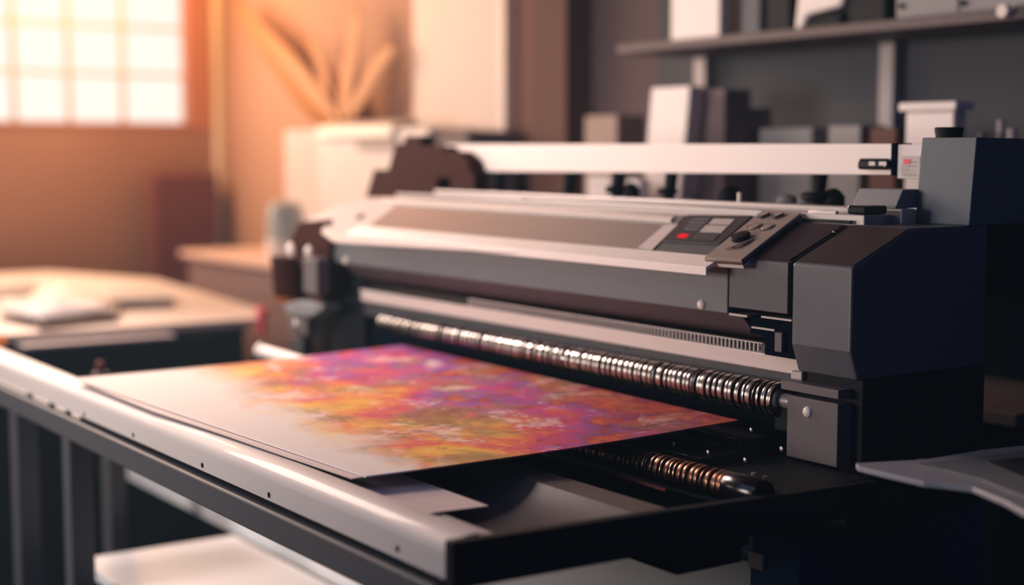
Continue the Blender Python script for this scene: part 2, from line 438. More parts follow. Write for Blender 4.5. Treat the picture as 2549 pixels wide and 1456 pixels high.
# taupe plate with lever and dials
kp = G().slab([S(1757, 657, .006), S(1850, 663, .006), S(1998, 545, .006), S(1902, 538, .006)], N * .005).build('knob_plate', 'taupe', PR, bevel=.0008)
G().slab([S(1757, 657, .002), S(1850, 663, .002), S(1998, 545, .002), S(1902, 538, .002)], N * .0035).build('plate_rim', 'rim_brown', kp)
c = S(1850, 611, .011)
kn = G().lathe(c, N, [(0, .012), (.002, .0155), (.006, .017), (.0085, .015), (.0095, .008)], 28).build('lever_knob', 'black', kp, smooth=True)
a, b = S(1812, 636, .0115), S(1882, 612, .0115)
m_ = (a + b) / 2 + Vector((.012, -.012, -.004))
g = G(); g.tube([a, a.lerp(m_, .5) + Vector((.002, -.003, 0)), m_, m_.lerp(b, .5) + Vector((.003, .0, 0)), b, S(1860, 622, .0115), a], .0012, 8)
g.build('lever_outline', 'rim_brown', kp, smooth=True)
for u, v in ((1882, 580), (1913, 582)):
    c = S(u, v, .011)
    d = G().lathe(c, N, [(0, .0125), (.0016, .0125), (.0018, .0112), (.0008, .0105), (.0008, .0001)], 28).build('dial', 'rim_brown', kp, smooth=True)
    G().lathe(c, N, [(.0008, .0095), (.0022, .0085), (.0024, .0001)], 24).build('dial_face', 'taupe', d, smooth=True)
for u, v in ((1910, 553), (1945, 554)):
    c = S(u, v, .011)
    G().slab([c + Vector((-.012, -.009, -.0039)), c + Vector((.002, -.011, -.0047)), c + Vector((.010, .002, .0009)), c + Vector((.004, .008, .0034))], N * .004).build('toggle', 'panel_dark', kp, bevel=.0015)
    G().slab([c + N * .0042 + Vector((-.004, -.006, -.0026)), c + N * .0042 + Vector((.001, -.006, -.0026)), c + N * .0042 + Vector((.005, .002, .0009)), c + N * .0042 + Vector((.002, .004, .0017))], N * .0008).build('toggle_face', 'key_light', kp)
# hinge line behind module
G().box(-1.70, -1.60, 1.728, 1.734, 1.2375, 1.243).build('hinge_bar', 'black_gloss', PR)
c = S(2082, 578, .001); G().dome(c, N, .006, .004, 14).build('catch', 'black_gloss', PR, smooth=True)

# rear rails and mounts behind the slope
G().box(-3.02, -1.58, 1.738, 1.80, 1.225, 1.252).build('rear_rail', 'silver', PR, bevel=.002)
G().box(-2.95, -1.56, 1.80, 1.835, 1.225, 1.2605).build('rear_rail', 'silver', PR, bevel=.003)
G().box(-3.05, -1.58, 1.70, 1.90, 1.10, 1.225).build('rear_body', 'black', PR)
c = aty(1825, 505, 1.80); G().cyl((c.x, 1.815, 1.255), (c.x, 1.815, 1.277), .004).build('pin', 'screw_white', PR, smooth=True)
c = aty(1305, 507, 1.79); G().dome((c.x, 1.79, 1.251), (0, 0, 1), .009, .005).build('pin', 'silver', PR, smooth=True)
g = G(); g.prism([(1.805, 1.2605), (1.87, 1.2605), (1.87, 1.290), (1.822, 1.290)], -1.668, -1.578); g.build('rear_box', 'stand_grey', PR, bevel=.001)
G().box(-1.618, -1.580, 1.74, 1.79, 1.2525, 1.266).build('rail_clip', 'black_gloss', PR, bevel=.003)
g = G(); p0 = Vector((-1.70, 1.742, 1.2525)); g.lathe(p0, (1, 0, 0), [(0, .003), (.01, .005), (.03, .0045), (.06, .004)], 16)
g.build('rail_end', 'cream', PR, smooth=True)

# beam along the top
zb0, zb1 = 1.311, 1.362
g = G(); xl, xr = -3.06, -1.668
g.add([(xl, 1.9, 1.302), (xl, 1.93, 1.302), (xl, 1.93, 1.366), (xl, 1.9, 1.366), (xr, 1.9, zb0), (xr, 1.93, zb0), (xr, 1.93, zb1), (xr, 1.9, zb1)],
      [(0, 1, 2, 3), (4, 5, 6, 7), (0, 1, 5, 4), (1, 2, 6, 5), (2, 3, 7, 6), (3, 0, 4, 7)])
beam = g.build('gantry_beam', 'beam', PR, bevel=.001)
G().box(xr, xr + .009, 1.895, 1.935, zb0 - .001, zb1 + .001).build('beam_end_seal', 'black_matte', PR)
p = aty(2147, 394, 1.9); q = aty(2220, 423, 1.9)
la = G().box(p.x, q.x, 1.886, 1.9, q.z, p.z).build('beam_latch', 'black_gloss', PR, bevel=.005, seg=3)
for u0, u1 in ((2163, 2178), (2188, 2206)):
    a = aty(u0, 402, 1.8855); b = aty(u1, 412, 1.8855)
    G().box(a.x, b.x, 1.8852, 1.887, b.z, a.z).build('latch_window', 'silver', la)
sb = G().box(-1.657, -1.575, 1.898, 1.93, 1.305, 1.361).build('sensor_block', 'white_plastic', PR, bevel=.002)
p = aty(2245, 388, 1.897); q = aty(2290, 440, 1.897)
lb = G().box(p.x, q.x, 1.8962, 1.8985, q.z, p.z).build('label_plate', 'key_light', sb, bevel=.0005)
a = aty(2250, 396, 1.896); b = aty(2266, 408, 1.896)
G().box(a.x, b.x, 1.8955, 1.8965, b.z, a.z).build('label_patch', 'red', sb)
g = G()
for k, (u0, u1, v) in enumerate(((2250, 2280, 434), (2256, 2280, 412), (2268, 2280, 402), (2258, 2264, 422))):
    a = aty(u0, v, 1.896); b = aty(u1, v + 2, 1.896); g.box(a.x, b.x, 1.8956, 1.8965, b.z, a.z)
g.build('label_lines', 'box_grey', sb)

# hold-down posts under the beam
for u, kn_ in ((1240, 0), (1410, 0), (1530, 1), (1662, 1), (2030, 2)):
    c = aty(u, 470, 1.93)
    g = G(); g.cyl((c.x, 1.93, 1.225), (c.x + .008, 1.935, 1.315), .011, .013, 16)
    po = g.build('clamp_post', 'black', PR, smooth=True)
    if kn_:
        r = .02 if kn_ == 1 else .027
        G().lathe((c.x, 1.93, 1.262), (0, 0, 1), [(0, r * .6), (.003, r), (.012, r), (.016, r * .7)], 20).build('knob', 'black', po, smooth=True)
for u, v, r in ((1572, 485, .017), (1818, 478, .024), (2075, 492, .02), (1290, 480, .017)):
    c = aty(u, v, 1.95)
    G().lathe((c.x, 1.95, 1.225), (0, 0, 1), [(0, r * .7), (.02, r * .7), (.03, r), (.045, r), (.055, r * .6), (.06, .004)], 20).build('hold_down_knob', 'black', PR, smooth=True)
for u, v, r in ((1960, 490, .022), (2005, 492, .016)):
    c = aty(u, v, 1.97)
    G().lathe((c.x, 1.97, 1.225), (0, 0, 1), [(0, r), (.03, r), (.042, r * .7), (.046, .003)], 20).build('hold_down_knob', 'box_grey', PR, smooth=True)
G().box(-3.05, -1.60, 1.90, 1.99, 1.15, 1.228).build('rear_ledge', 'black', PR)

# left beam bracket (stepped dark silhouette)
YL = 1.858
out = [(910, 492), (930, 422), (966, 422), (984, 357), (1003, 362), (1008, 338), (1044, 338), (1048, 363), (1098, 364), (1108, 376), (1140, 378), (1162, 398), (1172, 428), (1150, 443), (1088, 443), (1085, 492)]
G().slab([aty(u, v, YL) for u, v in out], (0, .04, 0)).build('beam_bracket', 'veil_brown', PR, bevel=.002)
G().slab([aty(u, v, YL) for u, v in ((1120, 443), (1180, 430), (1180, 478), (1120, 480))], (0, .04, 0)).build('bracket_foot', 'veil_brown', PR, bevel=.002)
# left end assembly
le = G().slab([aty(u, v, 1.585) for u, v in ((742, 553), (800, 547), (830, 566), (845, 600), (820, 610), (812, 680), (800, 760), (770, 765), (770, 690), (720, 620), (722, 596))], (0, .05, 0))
le.build('end_bracket', 'veil_brown', PR, bevel=.003)
G().box(-3.16, -3.0, 1.64, 1.75, .80, 1.17).build('end_housing', 'black', PR, bevel=.003)
G().box(-3.42, -3.161, 1.66, 1.88, 0, .985).build('end_backdrop', 'desk_dark', PR, bevel=.004)  # added dark block standing in for the shade behind the left foot
p = aty(702, 640, 1.6); q = aty(745, 740, 1.6)
G().cyl((p.x + .05, 1.6, q.z - .0), (p.x + .05, 1.6, p.z + .005), .044, .05).build('end_motor', 'veil_brown', PR, smooth=True)
G().cyl((p.x + .045, 1.6, q.z - .012), (p.x + .045, 1.6, q.z), .036, .045).build('motor_collar', 'amber', PR, smooth=True)
for u, v, r in ((725, 622, .02), (770, 626, .016)):
    c = aty(u, v, 1.553); G().dome(c, (0, -1, 0), r * .85, .01).build('motor_cap', 'screw_white', PR, smooth=True)
p = aty(755, 640, 1.55); q = aty(790, 735, 1.55); G().box(p.x, q.x, 1.548, 1.585, q.z, p.z).build('motor_plate', 'bracket_grey', PR, bevel=.004)
p = aty(706, 755, 1.56); q = aty(806, 790, 1.56)
eb = G().slab([aty(u, v, 1.56) for u, v in ((706, 758), (740, 748), (806, 758), (800, 772), (770, 790), (712, 782))], (0, .05, 0)).build('end_foot', 'stand_grey', PR, bevel=.004)
p = aty(714, 785, 1.565); q = aty(762, 835, 1.565); G().box(p.x, q.x, 1.565, 1.6, q.z, p.z).build('foot_block', 'bracket_grey', PR, bevel=.003)
c = aty(738, 806, 1.564); G().dome(c, (0, -1, 0), .011, .006).build('button_screw', 'screw_metal', PR, smooth=True)
p = aty(720, 835, 1.57); q = aty(752, 880, 1.57); G().box(p.x, q.x, 1.57, 1.6, .8, p.z).build('foot_post', 'panel_dark', PR, bevel=.003)

# ------------------------------------------------------------------ the printed sheet
def print_material():
    m = bpy.data.materials.new('colour_print'); m.use_nodes = True
    nt = m.node_tree; b = nt.nodes['Principled BSDF']; L = nt.links.new; N_ = nt.nodes.new
    b.inputs['Roughness'].default_value = .7; b.inputs['Specular IOR Level'].default_value = .2
    tc = N_('ShaderNodeTexCoord'); uv = tc.outputs['UV']
    def mapn(scale, rot=0, loc=(0, 0, 0)):
        mp = N_('ShaderNodeMapping'); mp.inputs['Scale'].default_value = scale; mp.inputs['Rotation'].default_value = (0, 0, rot); mp.inputs['Location'].default_value = loc
        L(uv, mp.inputs['Vector']); return mp.outputs['Vector']
    def noise(vec, sc, det, dist=0.0, rough=.6):
        n = N_('ShaderNodeTexNoise'); n.inputs['Scale'].default_value = sc; n.inputs['Detail'].default_value = det
        n.inputs['Distortion'].default_value = dist; n.inputs['Roughness'].default_value = rough
        L(vec, n.inputs['Vector']); return n.outputs['Fac']
    def math_(op, a, c, clamp=False):
        n = N_('ShaderNodeMath'); n.operation = op; n.use_clamp = clamp
        for i, q in enumerate((a, c)):
            if isinstance(q, (int, float)): n.inputs[i].default_value = q
            else: L(q, n.inputs[i])
        return n.outputs[0]
    def ramp(fac, stops):
        r = N_('ShaderNodeValToRGB'); L(fac, r.inputs['Fac'])
        e = r.color_ramp.elements
        while len(e) < len(stops): e.new(.5)
        for k, (p, c) in zip(e, stops): k.position = p; k.color = lin(c)
        return r.outputs['Color']
    def mix(f, a, c, mode='MIX'):
        n = N_('ShaderNodeMix'); n.data_type = 'RGBA'; n.blend_type = mode
        if isinstance(f, (int, float)): n.inputs['Factor'].default_value = f
        else: L(f, n.inputs['Factor'])
        L(a, n.inputs['A']); L(c, n.inputs['B']); return n.outputs['Result']
    sep = N_('ShaderNodeSeparateXYZ'); L(uv, sep.inputs[0]); X, Y = sep.outputs[0], sep.outputs[1]
    big = noise(mapn((3.0, 2.2, 1), .5), 1.8, 12, .35, .66)
    fine = noise(mapn((7, 4.0, 1), .5), 2.4, 14, .5, .76)
    tint = noise(mapn((3.8, 2.6, 1), .4, (3.1, 1.7, 0)), 1.6, 12, .3, .64)
    # orange/pink/magenta run across the sheet towards the roller
    t = math_('ADD', math_('SUBTRACT', math_('MULTIPLY', Y, .74), .05), math_('MULTIPLY', math_('SUBTRACT', tint, .5), 1.5))
    t = math_('ADD', t, math_('MULTIPLY', math_('SUBTRACT', fine, .5), .35))
    t = math_('ADD', t, math_('MULTIPLY', X, .1), True)
    c1 = ramp(t, [(0, (254, 212, 96)), (.16, (254, 190, 76)), (.27, (248, 150, 78)), (.36, (236, 106, 92)), (.45, (222, 84, 116)), (.55, (206, 74, 150)), (.63, (150, 96, 176)), (.70, (176, 66, 84)), (.82, (232, 112, 60)), (1, (120, 46, 44))])
    # dark olive and blue blots, pale torn streaks
    c2 = ramp(big, [(.30, (84, 74, 56)), (.40, (140, 122, 86)), (.47, (186, 140, 96)), (.55, (228, 140, 110)), (1, (255, 190, 120))])
    f2 = ramp(big, [(.42, (215, 215, 215)), (.52, (0, 0, 0))])
    c = mix(f2, c1, c2)
    str_ = noise(mapn((4.2, 2.4, 1), .5, (7, 2, 0)), 2.2, 14, .3, .70)
    fw_ = ramp(str_, [(.535, (0, 0, 0)), (.60, (215, 215, 215))])
    pale = ramp(fine, [(.4, (250, 190, 180)), (.55, (255, 236, 226))])
    c = mix(fw_, c, pale)
    fd = ramp(fine, [(.37, (190, 190, 190)), (.45, (0, 0, 0))])
    dk = ramp(big, [(.4, (46, 26, 34)), (.6, (96, 30, 44))])
    c = mix(fd, c, dk)
    # darker, redder ink along the right-hand far corner
    fr = math_('MULTIPLY', math_('SUBTRACT', math_('ADD', math_('MULTIPLY', X, .8), Y), 1.15), 1.3, True)
    ink = ramp(fine, [(.3, (60, 22, 34)), (.5, (140, 40, 52)), (.62, (196, 90, 66)), (.75, (190, 130, 110))])
    c = mix(fr, c, ink)
    # unprinted margin along the near edge and the near left corner
    e = math_('SUBTRACT', Y, math_('MULTIPLY', math_('SUBTRACT', 1.0, X), .26))
    e = math_('ADD', e, math_('MULTIPLY', math_('SUBTRACT', noise(mapn((4, 3, 1), .3), 1.5, 8, 1.0), .5), .36))
    fm = ramp(e, [(.03, (255, 255, 255)), (.20, (0, 0, 0))])
    blank = ramp(fine, [(0, (240, 230, 222)), (1, (246, 236, 228))])
    c = mix(fm, c, blank)
    L(c, b.inputs['Base Color'])
    return m
M['print'] = print_material()
pa, pb = atz(185, 941, .914), atz(910, 1185, .908)
pc, pd = atz(1832, 1046, .936), atz(1000, 858, .936)
pc = pc + (pc - pb).normalized() * 0.004
nx, ny = 24, 24
me = bpy.data.meshes.new('printed_sheet'); bm = bmesh.new(); uvl = bm.loops.layers.uv.new('UVMap')
grid = []
for j in range(ny + 1):
    row = []
    for i in range(nx + 1):
        s, t = i / nx, j / ny
        p = pa.lerp(pb, s).lerp(pd.lerp(pc, s), t)
        p = p + Vector((0, 0, -.004 * math.sin(PI * t)))
        row.append((bm.verts.new(p), (s, t)))
    grid.append(row)
for j in range(ny):
    for i in range(nx):
        q = [grid[j][i], grid[j][i + 1], grid[j + 1][i + 1], grid[j + 1][i]]
        f = bm.faces.new([a for a, _ in q]); f.smooth = False
        for lp, (_, uvc) in zip(f.loops, q): lp[uvl].uv = uvc
bm.to_mesh(me); bm.free(); me.materials.append(M['print'])
ps = bpy.data.objects.new('printed_sheet', me); COL.objects.link(ps)
md = ps.modifiers.new('thick', 'SOLIDIFY'); md.thickness = .0022; md.offset = -1
tag(ps, 'printed sheet with an orange, pink and purple abstract picture and blank near edge', 'print')

# ------------------------------------------------------------------ work table in front of the printer
TB = thing('work_table', (-2.4, 1.2, 0), 'light metal table frame with slotted bed in front of the printer', 'table')
fr = G().prism([(.89, .854)] + [(.928 - .038 * math.sin(a), .883 + .020 * math.cos(a)) for a in [PI / 2 * (1 - i / 10) for i in range(11)]] + [(.937, .903), (.937, .854)], -3.95, -1.437).build('front_rail', 'rail_light', TB, smooth=True)
for u, v in ((210, 1031), (332, 1083), (504, 1158), (670, 1232), (990, 1366)):
    c = aty(u, v, .89); G().cyl(c + Vector((0, .002, 0)), c + Vector((0, -.0008, 0)), .0042, n=14).build('bolt_hole', 'black_matte', fr)
G().box(-3.95, -1.445, .878, .93, .803, .8455).build('lower_rail', 'rail_dark', TB, bevel=.004, seg=3)
for u0, u1 in ((0, 75), (90, 128), (145, 170), (185, 205)):
    a = aty(u0, 980, .9).x; b = aty(u1, 980, .9).x
    G().box(a, b, .894, .93, .846, .8535).build('rail_spacer', 'cream', TB)
G().box(-3.95, -1.45, .905, .93, .846, .8535).build('rail_core', 'black_matte', TB)
G().prism([(.888, .845), (1.60, .838), (1.60, .8835), (.888, .9025)], -1.436, -1.418).build('side_apron', 'black', TB, bevel=.002)
for x0, x1 in ((-3.364, -3.31), (-2.99, -2.943)):
    G().box(x0, x1, .932, .98, 0, .8025).build('leg', 'rail_dark', TB, bevel=.002)
c = aty(283, 1200, 1.2); G().box(c.x - .03, c.x + .03, 1.18, 1.22, 0, .7995).build('leg', 'rail_dark', TB, bevel=.002)
G().box(-1.5, -1.45, .932, .98, 0, .8025).build('leg', 'black', TB, bevel=.002)
# bed
G().box(-2.55, -1.437, .936, .990, .868, .884).build('bed_front', 'bed_light', TB)
n = 14; prof = []
for i in range(n + 1):
    t = i / n; prof.append((.991 + t * .204, (.848 + .037 * t ** 3.2)))
prof += [(1.195, .84), (.991, .84)]
G().prism(prof, -2.3, -1.437).build('bed_trough', 'bed_dark', TB, smooth=True)
G().box(-2.3, -1.437, 1.1965, 1.245, .868, .885).build('bed_rear', 'bed_brown', TB)
G().box(-2.56, -1.44, 1.246, 1.36, .80, .835).build('bed_base', 'black_matte', TB)
ck = atz(250, 925, .85)
G().box(ck.x - .03, ck.x + .03, .936, 1.40, .80, .835).build('cross_bar', 'black', TB, bevel=.002)
# low shelf and stretcher
p, q = atz(200, 1390, .45), atz(580, 1345, .45)
G().box(p.x, -2.2, 1.03, 1.40, .425, .45).build('low_shelf', 'board_grey', TB, bevel=.003)
a, b = aty(600, 1282, 1.43), aty(600, 1325, 1.43)
G().box(-3.95, -2.2, 1.41, 1.45, b.z, a.z).build('stretcher', 'board_grey', TB, bevel=.003)
# grey sheet on the bed under the print
ga, gb, gc = atz(995, 1292, .8865), atz(1216, 1260, .8865), atz(985, 1174, .8865)
gl = atz(205, 953, .893)
pts = [ga, gb, gc, Vector((-2.78, 1.0, .8865)), Vector((-2.7, .952, .8865)), atz(868, 1193, .8865)]
d = G().slab([(-2.58, .955, .8868), (-1.86, .985, .8868), (-1.608, .941, .8868), tuple(gb), (-2.0, 1.06, .8868), (-2.58, 1.06, .8868)], (0, 0, .0008))
tag(d.build('grey_sheet', 'sheet_grey'), 'plain grey-pink sheet lying on the table bed under the print', 'sheet')
# stiff backing under the near edge of the print
e = [atz(u, v, .9085 - .0045 * k / 4) for k, (u, v) in enumerate(((200, 952), (380, 1024), (553, 1082), (700, 1134), (876, 1193)))]
d = G().slab([tuple(p) for p in e] + [tuple(e[-1] + Vector((0, .12, .001))), tuple(e[0] + Vector((.03, .12, .001)))], (0, 0, .0012))
tag(d.build('backing_board', 'sheet_grey'), 'taupe backing board showing along the near edge of the print', 'board')
# round white guide tube at the left of the print
a, b = atz(655, 868, .905), atz(750, 896, .905)
t = thing('guide_tube', (a.x, a.y, .88), 'short white tube end lying left of the print on the table', 'tube')
G().cyl((a.x, a.y, .9), (b.x + .04, b.y, .9), .014).build('tube_body', 'white_plastic', t, smooth=True)
G().cyl((a.x - .012, a.y, .9), (a.x, a.y, .9), .017).build('tube_cap', 'white_plastic', t, smooth=True)
G().box(a.x - .02, b.x + .02, a.y - .02, a.y + .02, .835, .886).build('tube_rest', 'black_matte', t)

# ------------------------------------------------------------------ grey tray right of the printer
TR = thing('catch_tray', (-1.2, 1.5, 0), 'grey tray with drooping rounded edge beside the printer end, lower right', 'tray')
zt_ = .93
def T(u, v, z=zt_): return atz(u, v, z)
edge = [(2130, 1152), (2300, 1143), (2450, 1118), (2549, 1108), (2700, 1085), (2700, 1330), (2549, 1272), (2500, 1245), (2420, 1212), (2350, 1203), (2300, 1198), (2210, 1178), (2135, 1160)]
tr = G().slab([T(u, v) for u, v in edge], (0, 0, -.008)).build('tray_sheet', 'tray_grey', TR, bevel=.002)
ins = [(2275, 1158), (2460, 1138), (2700, 1100), (2700, 1290), (2549, 1238), (2440, 1195), (2350, 1172)]
G().slab([T(u, v, zt_ + .0005) for u, v in ins], (0, 0, .002)).build('tray_liner', 'stand_grey', TR)
ins = [(2455, 1150), (2560, 1138), (2700, 1115), (2700, 1235), (2560, 1195)]
G().slab([T(u, v, zt_ + .003) for u, v in ins], (0, 0, .0012)).build('tray_pad', 'panel_dark', TR)
c = atz(2262, 1200, .9)
G().cyl((c.x - .02, c.y + .05, .885), (c.x - .02, c.y + .05, .9225), .006).build('tray_bolt', 'screw_metal', TR, smooth=True)
c2 = T(2690, 1225)
G().box(c2.x - .02, c2.x + .1, c2.y - .02, c2.y + .06, 0, .921).build('tray_stand', 'shadow_navy', TR)

# dark side shelf behind the printer's end
p = atz(2455, 1012, .87); q = atz(2541, 1030, .87)
DS = thing('side_cart', (-1.75, 2.42, 0), 'dark low cart with brown top behind the printer end', 'cart')
G().box(-2.3, q.x, 2.28, 2.62, .845, .87).build('cart_top', 'shelf_board', DS, bevel=.002)
G().box(-2.2, q.x - .06, 2.32, 2.6, 0, .844).build('cart_body', 'black_matte', DS, bevel=.003)

# ------------------------------------------------------------------ desk at the left
DK = thing('desk', (-4.9, 1.5, 0), 'cream topped desk with dark front under the window', 'desk')
zd = .85
xf = -4.14
ye_ = 1.93
g = G(); g.slab([(xf, .3, zd), (xf + .04, ye_ - .05, zd), atz(650, 768, zd), atz(392, 695, zd), (-6.2, 1.9, zd), (-6.2, .3, zd)], (0, 0, -.022))
g.build('desktop', 'desk_top', DK, bevel=.004)
G().box(-6.1, xf - .005, .3, 1.86, .80, .8275).build('apron', 'desk_side', DK)
zp = .8235
a, b = atz(25, 848, zp), atz(432, 832, zp)
xb_, xf_ = atz(230, 829, zp).x, atz(230, 849, zp).x
G().box(xb_, xf_, a.y, b.y, zp - .009, zp).build('desk_strip_ledge', 'plastic_side', DK, bevel=.002)  # desk edge strip, laid flat and widened to catch the light
G().box(-6.1, xf - .02, .3, 1.86, 0, .7995).build('cabinet_body', 'desk_dark', DK)
def topbox(name, u0, u1, v, w, z0, h, m, label, cat, group=None):
    pass
# crumpled white paper on a dark folder
fo = G().slab([atz(98, 822, zd + .001), atz(292, 800, zd + .001), atz(300, 772, zd + .001), atz(60, 775, zd + .001)], (0, 0, .02))
fo.build('folder', 'desk_side')
tag(bpy.data.objects['folder'], 'dark brown folder under the crumpled white paper', 'folder')
bm = bmesh.new(); me = bpy.data.meshes.new('white_paper')
pts = [atz(u, v, zd + h) for u, v, h in ((0, 772, .03), (98, 797, .022), (150, 792, .023), (282, 776, .024), (262, 745, .03), (205, 725, .035), (150, 712, .035), (88, 732, .036), (60, 748, .034), (5, 745, .03))]
cen = atz(150, 752, zd + .06)
vs = [bm.verts.new(p) for p in pts]; cv = bm.verts.new(cen)
for i in range(len(vs)): bm.faces.new((vs[i], vs[(i + 1) % len(vs)], cv))
bmesh.ops.subdivide_edges(bm, edges=bm.edges[:], cuts=2, use_grid_fill=True)
for v in bm.verts: v.co.z += .005 + random.uniform(-.003, .003)
bm.to_mesh(me); bm.free(); me.materials.append(M['paper'])
for p in me.polygons: p.use_smooth = True
wp = bpy.data.objects.new('white_paper', me); COL.objects.link(wp)
sm = wp.modifiers.new('thick', 'SOLIDIFY'); sm.thickness = .002
tag(wp, 'crumpled white paper lying on the desk below the window', 'paper')
BK = thing('book', atz(350, 760, zd), 'grey closed book on the desk right of the crumpled paper', 'book')
c = [atz(272, 768, zd + .004), atz(430, 762, zd + .004), atz(418, 732, zd + .004), atz(275, 738, zd + .004)]
G().slab([p + Vector((.004, 0, 0)) for p in c], (0, 0, .022)).build('pages', 'paper_grey', BK)
G().slab([p + Vector((0, 0, .0225)) for p in c], (0, 0, .004)).build('cover', 'book_grey', BK)
G().slab([p + Vector((0, 0, -.003)) for p in c], (0, 0, .0025)).build('cover', 'book_grey', BK)
for k, (u0, u1, v0, v1) in enumerate(((-30, 72, 738, 722), (-20, 78, 726, 708), (-30, 82, 712, 698))):
    d = G().slab([atz(u0, v0 + 12, zd + .001 + .008 * k), atz(u1, v0, zd + .001 + .008 * k), atz(u1 + 6, v1, zd + .001 + .008 * k), atz(u0, v1 + 10, zd + .001 + .008 * k)], (0, 0, .007))
    tag(d.build('paper_stack', 'paper_grey'), ('lowest grey paper pad at the far left desk edge', 'middle grey paper pad at the far left desk edge', 'topmost grey paper pad at the far left desk edge')[k], 'paper', 'grey paper pads on the desk')
# red handle at the desk corner
c = atx(652, 778, -4.09)
RH = thing('red_clamp', (c.x, c.y, c.z - .06), 'red clamp handle on the right corner of the desk', 'clamp')
G().lathe((c.x, c.y, c.z - .012), (0, 0, 1), [(0, .012), (.004, .019), (.022, .019), (.027, .013)], 18).build('clamp_head', 'red', RH, smooth=True)
G().cyl((c.x, c.y, c.z - .066), (c.x, c.y, c.z - .012), .011, .012).build('clamp_stem', 'red', RH, smooth=True)
for u, v, lab in ((66, 838, 'red clip near the left end of the pale desk edge ledge'), (392, 824, 'red clip near the right end of the pale desk edge ledge')):
    c = atz(u, v, zp)
    tag(G().box(c.x - .01, c.x + .012, c.y - .006, c.y + .006, zp + .0005, zp + .016).build('red_clip', 'red', bevel=.002), lab, 'clip', 'red clips on the pull-out board')
c = atx(4, 845, xf + .02)
tag(G().lathe((c.x - .015, c.y, c.z), (1, 0, 0), [(0, .016), (.012, .015), (.018, .008)], 16).build('indicator_lamp', 'orange_light', smooth=True), 'small glowing orange lamp at the left end of the desk edge', 'lamp')
# little brass knob standing on the table bed
c = atz(250, 925, .85)
BN = thing('brass_knob', (c.x, c.y, .835), 'small brown knob on a pale foot behind the table rail', 'knob')
G().lathe((c.x, c.y, .836), (0, 0, 1), [(0, .02), (.012, .018), (.016, .008)], 16).build('knob_foot', 'box_brown', BN, smooth=True)
G().lathe((c.x, c.y, .852), (0, 0, 1), [(0, .006), (.006, .011), (.018, .01), (.024, .003)], 16).build('knob_head', 'brown_box', BN, smooth=True)

# ------------------------------------------------------------------ back of the room, left half
a = atx(368, 430, -6.39); b = atx(545, 430, -6.34)
CB = thing('tall_cabinet', (-6.25, (a.y + b.y) / 2, 0), 'tall brown cabinet standing in the corner below the window', 'cabinet')
G().box(-6.44, -6.345, a.y, b.y, 0, a.z).build('cabinet_body', 'brown_box', CB, bevel=.01)
G().box(-6.344, -6.33, a.y + .01, b.y - .01, .05, a.z - .012).build('cabinet_door', 'brown_box', CB, bevel=.004)
# low counter
zc = .95
a = atz(490, 604, zc); b = atz(720, 650, zc)
CT = thing('low_counter', (-5.2, 2.6, 0), 'low mauve counter with pale top behind the left end of the printer', 'counter')
G().box(-5.72, -3.9, 2.28, 2.78, zc - .025, zc).build('countertop', 'counter_top', CT, bevel=.006)
G().box(-5.69, -3.93, 2.31, 2.78, 0, zc - .0255).build('counter_body', 'mauve', CT)
# white office printer on the counter
OP = thing('office_printer', (-4.75, 2.6, zc), 'white office printer standing on the low counter', 'printer')
def fx(u, y): return aty(u, 400, y).x
yo = 2.50
G().box(fx(790, yo), fx(985, yo), yo, 2.6, zc, aty(850, 345, yo).z).build('body', 'white_plastic', OP, bevel=.02, seg=3)
G().box(fx(708, yo + .085), fx(789, yo) - .002, yo + .085, 2.6, zc, aty(750, 322, yo).z).build('side_unit', 'plastic_side', OP, bevel=.015, seg=3)
G().prism([(yo - .02, aty(850, 344, yo).z), (2.6, aty(850, 344, yo).z), (2.6, aty(850, 316, yo).z + .02), (yo + .05, aty(850, 304, yo).z), (yo - .01, aty(850, 315, yo).z)], fx(795, yo), fx(985, yo)).build('lid', 'cream', OP, bevel=.008)
G().box(fx(895, yo), fx(990, yo), yo - .012, yo, aty(900, 372, yo).z, aty(900, 352, yo).z).build('paper_slot', 'taupe', OP, bevel=.003)
# small jar in front
yj = 2.31
c = aty(712, 580, yj + .075)
JR = thing('jar', (c.x, yj + .075, zc), 'grey-teal jar with white base on the counter left of the office printer', 'jar')
r = .072
G().lathe((c.x, yj + .075, zc), (0, 0, 1), [(0, r * .95), (.01, r), (.075, r), (.08, r * .97)], 24).build('jar_base', 'white_plastic', JR, smooth=True)
G().lathe((c.x, yj + .075, zc + .081), (0, 0, 1), [(0, r * .96), (.08, r * .97), (.125, r * .8), (.14, r * .4)], 24).build('jar_top', 'teal_glass', JR, smooth=True)
# potted plant with long orange leaves
px = fx(850, 2.7)
PL = thing('potted_plant', (px, 2.70, zc), 'plant with long yellow-orange leaves behind the office printer', 'plant')
